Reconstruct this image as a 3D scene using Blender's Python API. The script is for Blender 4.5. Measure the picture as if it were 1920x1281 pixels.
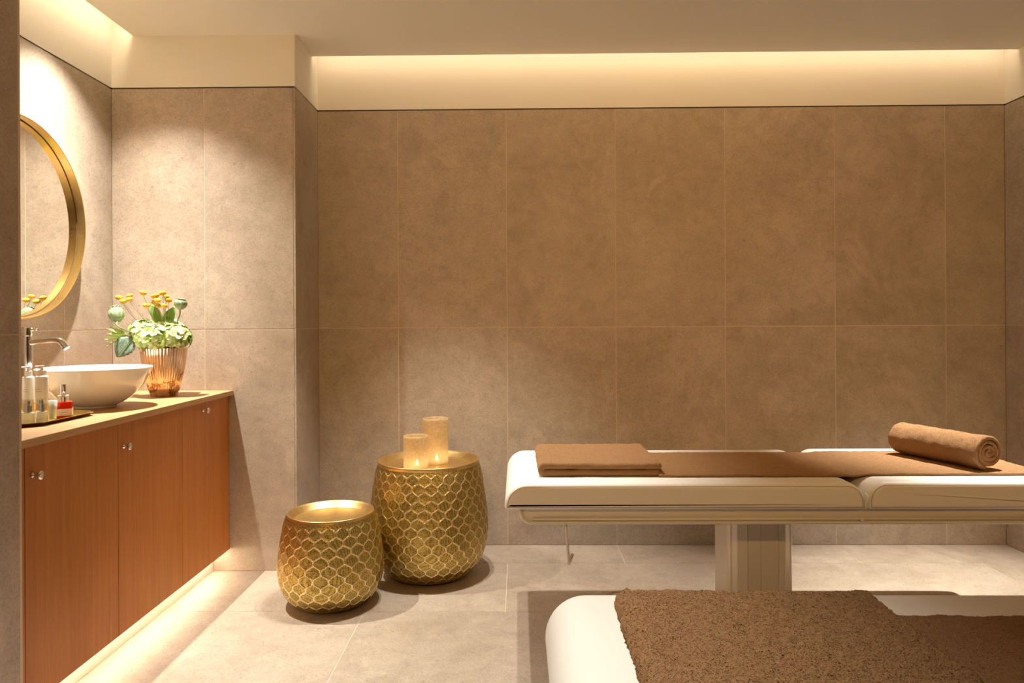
import bpy, bmesh, math, random
import numpy as np
from mathutils import Vector, Matrix, noise

for o in list(bpy.data.objects):
    bpy.data.objects.remove(o, do_unlink=True)
scene = bpy.context.scene
COL = scene.collection
PI = math.pi

# ------------------------------------------------------------------ camera
cam_data = bpy.data.cameras.new('camera')
cam = bpy.data.objects.new('camera', cam_data)
COL.objects.link(cam)
cam_data.sensor_width = 36.0
cam_data.lens = 36.0 * 1311.3 / 1920.0
cam_data.shift_x = 7.7 / 1920.0
cam_data.shift_y = -35.6 / 1920.0
cam_data.clip_start = 0.05
cam.matrix_world = (Matrix.Translation((0, 0, 1.2269)) @ Matrix.Rotation(0.0134, 4, 'Z')
                    @ Matrix.Rotation(PI / 2, 4, 'X') @ Matrix.Rotation(-0.0049, 4, 'Z'))
scene.camera = cam

# ------------------------------------------------------------------ world, exposure
world = bpy.data.worlds.new('world')
scene.world = world
world.use_nodes = True
world.node_tree.nodes['Background'].inputs[0].default_value = (0.02, 0.016, 0.012, 1)
world.node_tree.nodes['Background'].inputs[1].default_value = 0.0
vs = scene.view_settings
vs.view_transform = 'Standard'
vs.look = 'None'
vs.gamma = 1.0
vs.use_curve_mapping = False
vs.exposure = 0.06

WARM = (1.0, 0.79, 0.53)      # cove and strip light
SPOT = (1.0, 0.96, 0.88)      # downlights
WASH = (1.0, 0.555, 0.175)      # unseen fill spotlights added behind the camera to brighten the back wall
P_COVE_BACK = 15.5
P_COVE_LEFT = 30.0
P_STRIP_CAB = 60.0
# downlights: x, y, watts, beam angle, blend, label[, watts of the beam's core]
DOWNLIGHTS = [
    (-1.72, 2.95, 130, 104, 0.80, 'recessed ceiling downlight above the wash basin in the vanity niche', 290),
    (-0.20, 2.99, 128, 67, 0.70, 'recessed ceiling downlight nearest the left end of the rear massage table'),
    (-0.37, 2.95, 128, 67, 0.70, 'recessed ceiling downlight above the two gold drum tables'),
    (1.95, 2.98, 600, 51, 1.0, 'recessed ceiling downlight above the rolled towel, nearer the back wall'),
    (-0.42, 1.15, 190, 70, 0.85, 'recessed ceiling downlight above the left end of the front massage table'),
]
# fill spotlights added for brightness: x, y, aim point, watts, beam angle, blend, label
FILL_SPOTS = [
    (-0.5, -0.8, (-0.2, 3.85, 1.66), 100, 63, 0.85, 'added warm fill spotlight behind the camera, leftmost of the three'),
    (0.8, -0.8, (0.9, 3.85, 1.66), 88, 63, 0.85, 'added warm fill spotlight behind the camera, middle of the three'),
    (2.1, -0.8, (2.0, 3.85, 1.66), 100, 63, 0.85, 'added warm fill spotlight behind the camera, rightmost of the three'),
]


# ------------------------------------------------------------------ helpers: objects
def obj(name, mesh, m=None, parent=None, loc=None, rot=None, smooth=False):
    o = bpy.data.objects.new(name, mesh)
    COL.objects.link(o)
    if m is not None and len(mesh.materials) == 0:
        mesh.materials.append(m)
    if parent is not None:
        o.parent = parent
    if loc is not None:
        o.location = loc
    if rot is not None:
        o.rotation_euler = rot
    if smooth:
        mesh.polygons.foreach_set('use_smooth', [p.loop_total <= 4 for p in mesh.polygons])
    return o


def tag(o, label, cat, group=None):
    o['label'] = label
    o['category'] = cat
    if group:
        o['group'] = group
    return o


def thing(name, label, cat, loc=(0, 0, 0), rotz=0.0, group=None):
    o = bpy.data.objects.new(name, None)
    o.empty_display_size = 0.05
    COL.objects.link(o)
    o.location = loc
    o.rotation_euler = (0, 0, rotz)
    return tag(o, label, cat, group)


def pydata(verts, faces, name='mesh'):
    me = bpy.data.meshes.new(name)
    me.from_pydata([tuple(v) for v in verts], [], [tuple(f) for f in faces])
    me.update()
    return me


def bm_mesh(bm, name='mesh'):
    bmesh.ops.recalc_face_normals(bm, faces=bm.faces)
    me = bpy.data.meshes.new(name)
    bm.to_mesh(me)
    bm.free()
    return me


def add_box(bm, x0, x1, y0, y1, z0, z1, bevel=0.0):
    r = bmesh.ops.create_cube(bm, size=1.0)
    for v in r['verts']:
        v.co = Vector((x0 + (v.co.x + 0.5) * (x1 - x0), y0 + (v.co.y + 0.5) * (y1 - y0), z0 + (v.co.z + 0.5) * (z1 - z0)))
    if bevel > 0:
        es = list({e for v in r['verts'] for e in v.link_edges})
        bmesh.ops.bevel(bm, geom=es, offset=bevel, segments=2, affect='EDGES', profile=0.5)


def box(x0, x1, y0, y1, z0, z1, bevel=0.0):
    bm = bmesh.new()
    add_box(bm, x0, x1, y0, y1, z0, z1, bevel)
    return bm_mesh(bm)


def lathe(profile, seg=48, cap_bottom=True, cap_top=True, rfun=None):
    """profile: list of (r, z) from bottom up (or along the surface)."""
    vs_, fs = [], []
    for i, (r, z) in enumerate(profile):
        for k in range(seg):
            a = 2 * PI * k / seg
            rr = r if rfun is None else rfun(r, z, a, i)
            vs_.append((rr * math.cos(a), rr * math.sin(a), z))
    n = len(profile)
    for i in range(n - 1):
        for k in range(seg):
            k2 = (k + 1) % seg
            fs.append((i * seg + k, i * seg + k2, (i + 1) * seg + k2, (i + 1) * seg + k))
    if cap_bottom:
        fs.append(tuple(reversed(range(seg))))
    if cap_top:
        fs.append(tuple((n - 1) * seg + k for k in range(seg)))
    return pydata(vs_, fs)


def tube_into(vs_, fs, pts, rad, seg=10, caps=True):
    pts = [Vector(p) for p in pts]
    n = len(pts)
    rads = rad if isinstance(rad, (list, tuple)) else [rad] * n
    t0 = (pts[1] - pts[0]).normalized()
    up = Vector((0, 0, 1)) if abs(t0.z) < 0.9 else Vector((1, 0, 0))
    nrm = t0.cross(up).normalized()
    base = len(vs_)
    for i, p in enumerate(pts):
        if i == 0:
            t = pts[1] - pts[0]
        elif i == n - 1:
            t = pts[-1] - pts[-2]
        else:
            t = (pts[i + 1] - pts[i]).normalized() + (pts[i] - pts[i - 1]).normalized()
        t.normalize()
        nrm = (nrm - t * nrm.dot(t)).normalized()
        b = t.cross(nrm)
        for k in range(seg):
            a = 2 * PI * k / seg
            vs_.append(tuple(p + (nrm * math.cos(a) + b * math.sin(a)) * rads[i]))
    for i in range(n - 1):
        for k in range(seg):
            k2 = (k + 1) % seg
            fs.append((base + i * seg + k, base + i * seg + k2, base + (i + 1) * seg + k2, base + (i + 1) * seg + k))
    if caps:
        fs.append(tuple(base + k for k in reversed(range(seg))))
        fs.append(tuple(base + (n - 1) * seg + k for k in range(seg)))


def tube(pts, rad, seg=10, caps=True):
    v, f = [], []
    tube_into(v, f, pts, rad, seg, caps)
    return pydata(v, f)


def smooth_path(pts, sub=8):
    out = []
    P = [Vector(p) for p in pts]
    for i in range(len(P) - 1):
        p0 = P[max(i - 1, 0)]; p1 = P[i]; p2 = P[i + 1]; p3 = P[min(i + 2, len(P) - 1)]
        for s in range(sub):
            t = s / sub
            out.append(0.5 * ((2 * p1) + (p2 - p0) * t + (2 * p0 - 5 * p1 + 4 * p2 - p3) * t * t + (3 * p1 - p0 - 3 * p2 + p3) * t ** 3))
    out.append(P[-1])
    return out


def rrect(x0, x1, y0, y1, rads, seg=8):
    """rounded rectangle outline, ccw from lower left; rads = (bl, br, tr, tl)"""
    out = []
    for (cx, cy, a0, r) in ((x0 + rads[0], y0 + rads[0], PI, rads[0]), (x1 - rads[1], y0 + rads[1], 1.5 * PI, rads[1]),
                            (x1 - rads[2], y1 - rads[2], 0, rads[2]), (x0 + rads[3], y1 - rads[3], PI / 2, rads[3])):
        for s in range(seg + 1):
            a = a0 + (PI / 2) * s / seg
            out.append((cx + r * math.cos(a), cy + r * math.sin(a)))
    return out


def loft(rings, close=True):
    """rings: list of equally long lists of 3d points"""
    vs_, fs = [], []
    n = len(rings[0])
    for r in rings:
        vs_ += [tuple(p) for p in r]
    for i in range(len(rings) - 1):
        for k in range(n):
            k2 = (k + 1) % n
            fs.append((i * n + k, i * n + k2, (i + 1) * n + k2, (i + 1) * n + k))
    if close:
        fs.append(tuple(reversed(range(n))))
        fs.append(tuple((len(rings) - 1) * n + k for k in range(n)))
    me = pydata(vs_, fs)
    bm = bmesh.new(); bm.from_mesh(me); bpy.data.meshes.remove(me)
    return bm_mesh(bm)


# ------------------------------------------------------------------ helpers: materials
def mat(name, color=(0.8, 0.8, 0.8), rough=0.5, metal=0.0, **kw):
    m = bpy.data.materials.new(name)
    m.use_nodes = True
    b = m.node_tree.nodes['Principled BSDF']
    b.inputs['Base Color'].default_value = (*color, 1)
    b.inputs['Roughness'].default_value = rough
    b.inputs['Metallic'].default_value = metal
    for k, v in kw.items():
        b.inputs[k].default_value = v
    return m


class NT:
    def __init__(self, m):
        self.t = m.node_tree
        self.b = self.t.nodes['Principled BSDF']

    def n(self, kind, **kw):
        nd = self.t.nodes.new(kind)
        for k, v in kw.items():
            if hasattr(nd, k):
                setattr(nd, k, v)
        return nd

    def l(self, a, b):
        self.t.links.new(a, b)

    def coords(self, scale=(1, 1, 1), rnd=True):
        tc = self.n('ShaderNodeTexCoord')
        mp = self.n('ShaderNodeMapping')
        mp.inputs['Scale'].default_value = scale
        if rnd:
            oi = self.n('ShaderNodeObjectInfo')
            mul = self.n('ShaderNodeVectorMath', operation='SCALE')
            mul.inputs[0].default_value = (37.0, 21.0, 53.0)
            self.l(oi.outputs['Random'], mul.inputs['Scale'])
            add = self.n('ShaderNodeVectorMath', operation='ADD')
            self.l(tc.outputs['Object'], add.inputs[0])
            self.l(mul.outputs[0], add.inputs[1])
            self.l(add.outputs[0], mp.inputs['Vector'])
        else:
            self.l(tc.outputs['Object'], mp.inputs['Vector'])
        return mp.outputs['Vector']

    def noise(self, vec, scale, detail=4, rough=0.55, dist=0.0):
        nz = self.n('ShaderNodeTexNoise')
        nz.inputs['Scale'].default_value = scale
        nz.inputs['Detail'].default_value = detail
        nz.inputs['Roughness'].default_value = rough
        nz.inputs['Distortion'].default_value = dist
        self.l(vec, nz.inputs['Vector'])
        return nz.outputs['Fac']

    def ramp(self, fac, stops):
        r = self.n('ShaderNodeValToRGB')
        el = r.color_ramp.elements
        while len(el) < len(stops):
            el.new(0.5)
        for e, (p, c) in zip(el, stops):
            e.position = p
            e.color = (*c, 1) if len(c) == 3 else c
        self.l(fac, r.inputs['Fac'])
        return r.outputs['Color']

    def mix(self, fac, a, b, kind='MIX'):
        mx = self.n('ShaderNodeMix')
        mx.data_type = 'RGBA'
        mx.blend_type = kind
        if isinstance(fac, (int, float)):
            mx.inputs['Factor'].default_value = fac
        else:
            self.l(fac, mx.inputs['Factor'])
        for sock, v in ((mx.inputs['A'], a), (mx.inputs['B'], b)):
            pass
        ia = [s for s in mx.inputs if s.name == 'A' and s.type == 'RGBA'][0]
        ib = [s for s in mx.inputs if s.name == 'B' and s.type == 'RGBA'][0]
        for s, v in ((ia, a), (ib, b)):
            if isinstance(v, tuple):
                s.default_value = (*v, 1)
            else:
                self.l(v, s)
        return [s for s in mx.outputs if s.type == 'RGBA'][0]

    def bump(self, h, strength=0.2, dist=0.002):
        bp = self.n('ShaderNodeBump')
        bp.inputs['Strength'].default_value = strength
        bp.inputs['Distance'].default_value = dist
        self.l(h, bp.inputs['Height'])
        self.l(bp.outputs['Normal'], self.b.inputs['Normal'])

    def color(self, c):
        self.l(c, self.b.inputs['Base Color'])


def stone_mat(name, c0, c1, c2):
    m = mat(name, c1, 0.5)
    t = NT(m)
    v = t.coords()
    big = t.noise(v, 2.2, 5, 0.6, 0.8)
    mid = t.noise(v, 14, 6, 0.7, 0.4)
    fine = t.noise(v, 150, 5, 0.75)
    pore = t.noise(v, 55, 3, 0.6)
    col = t.ramp(big, [(0.30, c0), (0.50, c1), (0.72, c2)])
    col = t.mix(0.5, col, t.ramp(mid, [(0.30, tuple(x * 0.74 for x in c1)), (0.5, c1), (0.72, tuple(x * 1.22 for x in c1))]), 'MIX')
    col = t.mix(0.75, col, t.ramp(fine, [(0.32, (0.62, 0.56, 0.50)), (0.52, (0.97, 0.97, 0.97)), (0.75, (1.1, 1.1, 1.1))]), 'MULTIPLY')
    col = t.mix(0.8, col, t.ramp(pore, [(0.24, (0.60, 0.52, 0.45)), (0.36, (1, 1, 1))]), 'MULTIPLY')
    # a few pale clouded veins
    vein = t.noise(v, 2.6, 9, 0.74, 0.5)
    vf = t.ramp(vein, [(0.56, (0, 0, 0)), (0.64, (0.30, 0.30, 0.30)), (0.70, (0, 0, 0))])
    col = t.mix(vf, col, tuple(min(1, x * 1.45) for x in c1))
    t.color(col)
    t.bump(fine, 0.15, 0.0015)
    return m


M = {}
M['stone'] = stone_mat('beige_stone_tile', (0.34, 0.258, 0.182), (0.435, 0.348, 0.265), (0.55, 0.455, 0.36))
M['grout'] = mat('pale_grout', (0.66, 0.52, 0.39), 0.8)
M['dark_gap'] = mat('dark_shadow_gap', (0.10, 0.06, 0.035), 0.7)
M['plaster'] = mat('cream_plaster', (0.82, 0.77, 0.68), 0.85)
M['wallback'] = mat('shade_dark_wall_core', (0.10, 0.06, 0.035), 0.8)  # core coloured dark so the gap above the tiles reads as shade


def wood_mat(name, c0, c1, c2, axis):
    m = mat(name, c1, 0.45)
    t = NT(m)
    s = [34.0, 34.0, 34.0]
    s[axis] = 1.1
    v = t.coords(tuple(s), rnd=True)
    g = t.noise(v, 1.0, 6, 0.65, 0.35)
    s2 = [230.0, 230.0, 230.0]
    s2[axis] = 7.0
    g2 = t.noise(t.coords(tuple(s2)), 1.0, 3, 0.6)
    col = t.ramp(g, [(0.28, c0), (0.5, c1), (0.72, c2)])
    col = t.mix(0.45, col, t.ramp(g2, [(0.35, (0.74, 0.70, 0.66)), (0.6, (1, 1, 1))]), 'MULTIPLY')
    t.color(col)
    t.bump(g2, 0.12, 0.001)
    return m


M['oak_shaded'] = wood_mat('oak_shaded_vertical_grain', (0.42, 0.132, 0.021), (0.50, 0.168, 0.028), (0.56, 0.205, 0.038), 2)  # same oak as the worktop; shade is put into this darker, redder colour
M['oak_lit'] = wood_mat('oak_lit_worktop_grain', (0.50, 0.285, 0.115), (0.57, 0.335, 0.145), (0.62, 0.385, 0.18), 1)  # same oak as the doors; direct light is put into this paler colour
M['plinth'] = mat('cream_plinth', (0.78, 0.70, 0.58), 0.5)
M['chrome'] = mat('chrome', (0.82, 0.80, 0.78), 0.08, 1.0)
M['ceramic'] = mat('white_ceramic', (0.88, 0.86, 0.83), 0.06, **{'Coat Weight': 0.4})
M['vinyl'] = mat('white_vinyl', (0.86, 0.82, 0.75), 0.42)
M['seam'] = mat('pad_seam', (0.38, 0.29, 0.20), 0.7)
M['metal_white'] = mat('cream_powder_coat', (0.78, 0.72, 0.63), 0.32)
M['column'] = mat('brushed_aluminium_column', (0.84, 0.77, 0.68), 0.34, 0.35)
M['mirror'] = mat('mirror_glass', (0.90, 0.89, 0.86), 0.01, 1.0)


def gold_mat(name, c, rough):
    m = mat(name, c, rough, 1.0)
    t = NT(m)
    v = t.coords((1, 1, 1))
    f = t.noise(v, 40, 4, 0.6)
    t.color(t.mix(0.3, c, t.ramp(f, [(0.3, tuple(x * 0.7 for x in c)), (0.7, tuple(min(1, x * 1.15) for x in c))])))
    return m


M['gold'] = gold_mat('brushed_gold', (0.74, 0.51, 0.20), 0.38)
M['brass_frame'] = mat('satin_brass_frame', (0.86, 0.58, 0.20), 0.24, 1.0)
M['brass_tray'] = mat('aged_brass_tray', (0.62, 0.45, 0.14), 0.28, 1.0)

# embossed gold: ridge attribute picks the polished ridge against the punched field
m = mat('embossed_gold', (0.7, 0.5, 0.2), 0.35, 1.0)
t = NT(m)
at = t.n('ShaderNodeAttribute'); at.attribute_name = 'ridge'
uv = t.n('ShaderNodeTexCoord')
vor = t.n('ShaderNodeTexVoronoi'); vor.inputs['Scale'].default_value = 165.0
vor.inputs['Randomness'].default_value = 0.35
t.l(uv.outputs['Object'], vor.inputs['Vector'])
dots = t.ramp(vor.outputs['Distance'], [(0.22, (0.10, 0.065, 0.015)), (0.42, (0.46, 0.33, 0.09)), (0.7, (0.66, 0.50, 0.16))])
t.color(t.mix(at.outputs['Fac'], dots, (1.0, 0.80, 0.46)))
rr = t.n('ShaderNodeMapRange')
t.l(at.outputs['Fac'], rr.inputs['Value'])
rr.inputs['To Min'].default_value = 0.40
rr.inputs['To Max'].default_value = 0.22
t.l(rr.outputs[0], t.b.inputs['Roughness'])
t.bump(vor.outputs['Distance'], 0.5, 0.0022)
M['emboss'] = m


def terry_mat(name, c):
    m = mat(name, c, 0.95, **{'Sheen Weight': 0.35, 'Sheen Roughness': 0.5})
    m.node_tree.nodes['Principled BSDF'].inputs['Sheen Tint'].default_value = (min(1, c[0] * 1.8), min(1, c[1] * 1.8), min(1, c[2] * 1.8), 1)
    t = NT(m)
    v = t.coords()
    f = t.noise(v, 420, 3, 0.7)
    g = t.noise(v, 45, 4, 0.6)
    col = t.ramp(f, [(0.30, tuple(x * 0.62 for x in c)), (0.6, c), (0.8, tuple(min(1, x * 1.3) for x in c))])
    col = t.mix(0.35, col, t.ramp(g, [(0.3, (0.78, 0.76, 0.74)), (0.65, (1, 1, 1))]), 'MULTIPLY')
    t.color(col)
    t.bump(f, 0.7, 0.004)
    return m


M['terry'] = terry_mat('brown_terry', (0.35, 0.185, 0.075))
mt = mat('brown_terry_pile', (0.37, 0.205, 0.092), 0.95)
t = NT(mt)
gi = t.n('ShaderNodeNewGeometry')
t.color(t.ramp(gi.outputs['Random Per Island'], [(0.0, (0.29, 0.150, 0.056)), (0.5, (0.37, 0.20, 0.080)), (1.0, (0.45, 0.255, 0.110))]))
M['pile'] = mt


def emit_mat(name, c, s):
    m = bpy.data.materials.new(name)
    m.use_nodes = True
    nt = m.node_tree
    nt.nodes.remove(nt.nodes['Principled BSDF'])
    e = nt.nodes.new('ShaderNodeEmission')
    e.inputs[0].default_value = (*c, 1)
    e.inputs[1].default_value = s
    nt.links.new(e.outputs[0], nt.nodes['Material Output'].inputs[0])
    return m


M['led_back'] = emit_mat('led_cove_back', WARM, P_COVE_BACK)
M['led_left'] = emit_mat('led_cove_left', WARM, P_COVE_LEFT)
M['led_cab'] = emit_mat('led_under_cabinet', (1.0, 0.88, 0.68), P_STRIP_CAB)
M['lens'] = emit_mat('downlight_lens', SPOT, 6.0)


def struct(o):
    o['kind'] = 'structure'
    return o


# ------------------------------------------------------------------ room shell
ZT, ZB, ZTOP, ZC = 2.4, 2.4075, 2.95, 2.664
GAP = 0.0036
tile_cache = {}


def tile_mesh(w, h, flat=False):
    key = (round(w, 4), round(h, 4), flat)
    if key not in tile_cache:
        if flat:
            tile_cache[key] = box(-w / 2, w / 2, -h / 2, h / 2, -0.01, 0.0, 0.0008)
        else:
            tile_cache[key] = box(-w / 2, w / 2, 0, 0.01, -h / 2, h / 2, 0.0008)
        tile_cache[key].materials.append(M['stone'])
    return tile_cache[key]


def tiled_wall(name, x, y, rotz, length, joints, extra=(0.0, 0.0), tight=(False, False)):
    """local x runs along the wall, -y faces the room; tile face at y=0"""
    root = struct(obj(name, box(-extra[0], length + extra[1], 0.0105, 0.10, -0.05, ZTOP), M['wallback'], None, (x, y, 0), (0, 0, rotz)))
    obj('grout', box(0.003 if tight[0] else 0, length - (0.003 if tight[1] else 0), 0.0014, 0.0104, 0, ZT - 0.001), M['grout'], root)
    obj('plaster_band', box(0, length, 0.0, 0.0104, ZB, ZTOP), M['plaster'], root)
    xs = [0.0] + sorted(joints) + [length]
    for i in range(len(xs) - 1):
        for (z0, z1) in ((0.0, 1.2), (1.2, ZT)):
            a = xs[i] + (0.0002 if tight[0] and i == 0 else GAP / 2)
            b = xs[i + 1] - (0.0002 if tight[1] and i == len(xs) - 2 else GAP / 2)
            zz0 = z0 + GAP / 2
            zz1 = z1 - (GAP / 2 if z1 < 2 else 0)
            obj('tile', tile_mesh(b - a, zz1 - zz0), M['stone'], root, ((a + b) / 2, 0, (zz0 + zz1) / 2))
    return root


tiled_wall('wall_back', -1.099, 3.856, 0, 3.765, [0.4425 + 0.6 * k for k in range(6)], (0.1, 0.1))
tiled_wall('wall_right', 2.666, 3.856, -PI / 2, 5.456, [0.43 + 0.6 * k for k in range(9)])
tiled_wall('wall_niche', -2.017, 3.46, 0, 0.9074, [0.461], (0.1, -0.03), (False, True))
tiled_wall('wall_return', -1.099, 3.46, PI / 2, 0.396, [], (-0.1, 0), (True, False))
tiled_wall('wall_left', -2.017, 1.966, PI / 2, 1.494, [0.523, 1.123])
tiled_wall('wall_entry', -1.405, -1.6, PI / 2, 3.555, [0.4 + 0.6 * k for k in range(6)])
tiled_wall('wall_niche_near', -1.407, 1.966, PI, 0.61, [], (0, 0.1))
tiled_wall('wall_front', 2.666, -1.6, PI, 4.071, [0.5 + 0.6 * k for k in range(6)], (0.1, 0.1))

# floor: grout bed and tiles in half bond
floor = struct(obj('floor', box(-2.15, 2.8, -1.75, 3.98, -0.08, -0.0014), M['grout']))
rows = [3.856, 3.566, 2.966, 2.366, 1.766, 1.166, 0.566, -0.034, -0.634, -1.234, -1.6]
for r in range(len(rows) - 1):
    y1, y0 = rows[r], rows[r + 1]
    off = 0.5435 if r % 2 == 0 else -0.0565
    xl, xr = (-1.099 if r == 0 else (-2.017 if y1 > 2.0 else -1.405)), 2.666
    cuts = [c for c in (off + 1.2 * k for k in range(-4, 4)) if xl + 0.02 < c < xr - 0.02]
    xs = [xl] + cuts + [xr]
    for i in range(len(xs) - 1):
        a, b = xs[i] + GAP / 2, xs[i + 1] - GAP / 2
        ya, yb_ = y0 + GAP / 2, y1 - GAP / 2
        if r == 1 and xs[i] < -1.099:      # stop at the pier
            yb_b = 3.46 - GAP / 2
            if xs[i + 1] > -1.09:
                xm = -1.099
                obj('tile', tile_mesh(xm - a, yb_b - ya, True), M['stone'], floor, ((a + xm) / 2, (ya + yb_b) / 2, 0))
                obj('tile', tile_mesh(b - xm, yb_ - ya, True), M['stone'], floor, ((xm + b) / 2, (ya + yb_) / 2, 0))
                continue
            yb_ = yb_b
        obj('tile', tile_mesh(b - a, yb_ - ya, True), M['stone'], floor, ((a + b) / 2, (ya + yb_) / 2, 0))


def prism(outline, z0, z1):
    return loft([[(x, y, z0) for x, y in outline], [(x, y, z1) for x, y in outline]])


ceil_outline = [(-1.907, 1.975), (-1.42, 1.975), (-1.42, -1.62), (2.68, -1.62), (2.68, 3.748), (-1.099, 3.748), (-1.099, 3.46), (-1.907, 3.46)]
ceiling = struct(obj('ceiling', prism(ceil_outline, ZC, ZC + 0.03), M['plaster']))
ceiling_top = struct(obj('ceiling', box(-2.15, 2.8, -1.75, 3.98, ZTOP, ZTOP + 0.05), M['plaster']))

# light coves
tag(obj('led_strip', box(-1.09, 2.655, 3.752, 3.768, 2.735, 2.743), M['led_back']), 'warm LED strip hidden in the ceiling cove along the back wall', 'light strip')
tag(obj('led_strip', box(-1.905, -1.889, 1.98, 3.44, 2.735, 2.743), M['led_left']), 'warm LED strip hidden in the ceiling cove above the round mirror', 'light strip')


def downlight(x, y, watts, angle, blend, label, core=0):
    t = thing('ceiling_downlight', label, 'ceiling light', (x, y, ZC), 0, 'recessed ceiling downlights')
    obj('trim_ring', lathe([(0.030, -0.0005), (0.030, -0.003), (0.033, -0.005), (0.042, -0.003), (0.043, 0.0)], 32, False, False), M['metal_white'], t, smooth=True)
    obj('lens', lathe([(0.0305, -0.002), (0.020, -0.001), (0.002, -0.0008)], 32, False, True), M['lens'], t)
    for w, ang, bl in ((watts, angle, blend), (core, 66, 1.0)):
        if not w:
            continue
        ld = bpy.data.lights.new('downlight_beam', 'SPOT')
        ld.energy = w
        ld.color = SPOT
        ld.spot_size = math.radians(ang)
        ld.spot_blend = bl
        ld.shadow_soft_size = 0.016
        lo = bpy.data.objects.new('downlight_beam', ld)
        COL.objects.link(lo)
        lo.parent = t
        lo.location = (0, 0, -0.022)


for d in DOWNLIGHTS:
    downlight(*d)


def fill_spot(x, y, aim, watts, angle, blend, label):  # invented fixture out of view, added as frontal fill for the back wall
    t = thing('added_fill_spotlight', label, 'ceiling light', (x, y, ZC), 0, 'added warm fill spotlights')
    obj('canopy', lathe([(0.045, 0.0), (0.045, -0.012), (0.042, -0.015), (0.002, -0.015)], 32), M['metal_white'], t)
    obj('stem', tube([(0, 0, -0.014), (0, 0, -0.07)], 0.006, 10), M['metal_white'], t)
    d = (Vector(aim) - Vector((x, y, ZC - 0.09))).normalized()
    q = d.to_track_quat('Z', 'Y').to_euler()
    can = obj('lamp_head', lathe([(0.030, -0.06), (0.034, -0.055), (0.038, 0.03), (0.038, 0.05), (0.034, 0.05), (0.033, 0.035)], 32, True, False), M['metal_white'], t, (0, 0, -0.09), q, smooth=False)
    obj('lens', lathe([(0.033, 0.036), (0.002, 0.0362)], 32, False, True), M['lens'], can)
    ld = bpy.data.lights.new('fill_beam', 'SPOT')
    ld.energy = watts
    ld.color = WASH
    ld.spot_size = math.radians(angle)
    ld.spot_blend = blend
    ld.shadow_soft_size = 0.03
    lo = bpy.data.objects.new('fill_beam', ld)
    COL.objects.link(lo)
    lo.parent = t
    lo.rotation_euler = d.to_track_quat('-Z', 'Y').to_euler()
    lo.location = Vector((0, 0, -0.09)) + d * 0.06


for d in FILL_SPOTS:
    fill_spot(*d)

# ------------------------------------------------------------------ vanity
XF = -1.434           # door faces
XW = -2.017
van = thing('vanity_cabinet', 'oak vanity cabinet with three plain doors floating above a lit plinth', 'cabinet', (-1.72, 2.71, 0))
ox, oy = -1.72, 2.71


def vpart(name, x0, x1, y0, y1, z0, z1, m, bevel=0.001, parent=None):
    cx, cy, cz = (x0 + x1) / 2, (y0 + y1) / 2, (z0 + z1) / 2
    o = obj(name, box(x0 - cx, x1 - cx, y0 - cy, y1 - cy, z0 - cz, z1 - cz, bevel), m, van if parent is None else parent, (cx - ox, cy - oy, cz))
    return o


vpart('body', XW + 0.003, XF - 0.021, 1.972, 3.456, 0.108, 0.872, M['oak_shaded'])
vpart('plinth', XW + 0.05, -1.515, 1.972, 3.456, 0.001, 0.1075, M['plinth'])
vpart('filler_strip', XF - 0.0205, XF, 1.972, 2.0125, 0.110, 0.8715, M['oak_shaded'])
door_edges = [2.014, 2.490, 2.969, 3.457]
knobs = [(2.045, 0.783), (2.522, 0.783), (3.165, 0.833)]
knob_me = lathe([(0.0075, 0.0), (0.0085, 0.001), (0.0085, 0.004), (0.0045, 0.006), (0.004, 0.016), (0.006, 0.019), (0.0125, 0.021), (0.0135, 0.023), (0.0135, 0.027), (0.0125, 0.029), (0.002, 0.0295)], 28)
for i in range(3):
    y0, y1 = door_edges[i] + 0.0012, door_edges[i + 1] - 0.0012
    d = vpart('door', XF - 0.0195, XF, y0, y1, 0.108, 0.8705, M['oak_shaded'])
    k = obj('knob', knob_me, M['chrome'], d, (0.0195 / 2, knobs[i][0] - (y0 + y1) / 2, knobs[i][1] - (0.108 + 0.8705) / 2), (0, PI / 2, 0), smooth=True)
    k['label'] = 'small round chrome knob'
led = obj('led_strip', box(-1.500, -1.490, 1.98, 3.452, 0.1035, 0.1072), M['led_cab'], van, (-ox, -oy, 0))
led['label'] = 'glowing LED strip under the cabinet'

cx, cy = (XW - 1.413) / 2, (1.968 + 3.458) / 2
tag(obj('worktop', box(XW + 0.002 - cx, -1.413 - cx, 1.968 - cy, 3.458 - cy, -0.0235, 0, 0.001), M['oak_lit'], None, (cx, cy, 0.8965)),
    'thin oak worktop carrying the white wash basin', 'worktop')
ZW = 0.8967

# basin
bpro = [(0.070, 0.0), (0.074, 0.003), (0.075, 0.010), (0.085, 0.013), (0.105, 0.024), (0.140, 0.052), (0.170, 0.085), (0.192, 0.125), (0.2045, 0.153),
        (0.2065, 0.156), (0.2055, 0.1585), (0.2025, 0.157), (0.188, 0.125), (0.165, 0.087), (0.135, 0.056), (0.095, 0.030), (0.05, 0.020), (0.022, 0.0185)]
bpts = [(p.x, p.y) for p in smooth_path([(r, z, 0) for r, z in bpro], 3)]
bas = thing('wash_basin', 'round white ceramic vessel basin on the oak worktop', 'basin', (-1.684, 2.77, ZW))
obj('bowl', lathe(bpts, 96), M['ceramic'], bas, smooth=True)
obj('drain', lathe([(0.022, 0.0187), (0.021, 0.022), (0.018, 0.0235), (0.002, 0.0235)], 32), M['chrome'], bas, smooth=True)

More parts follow.
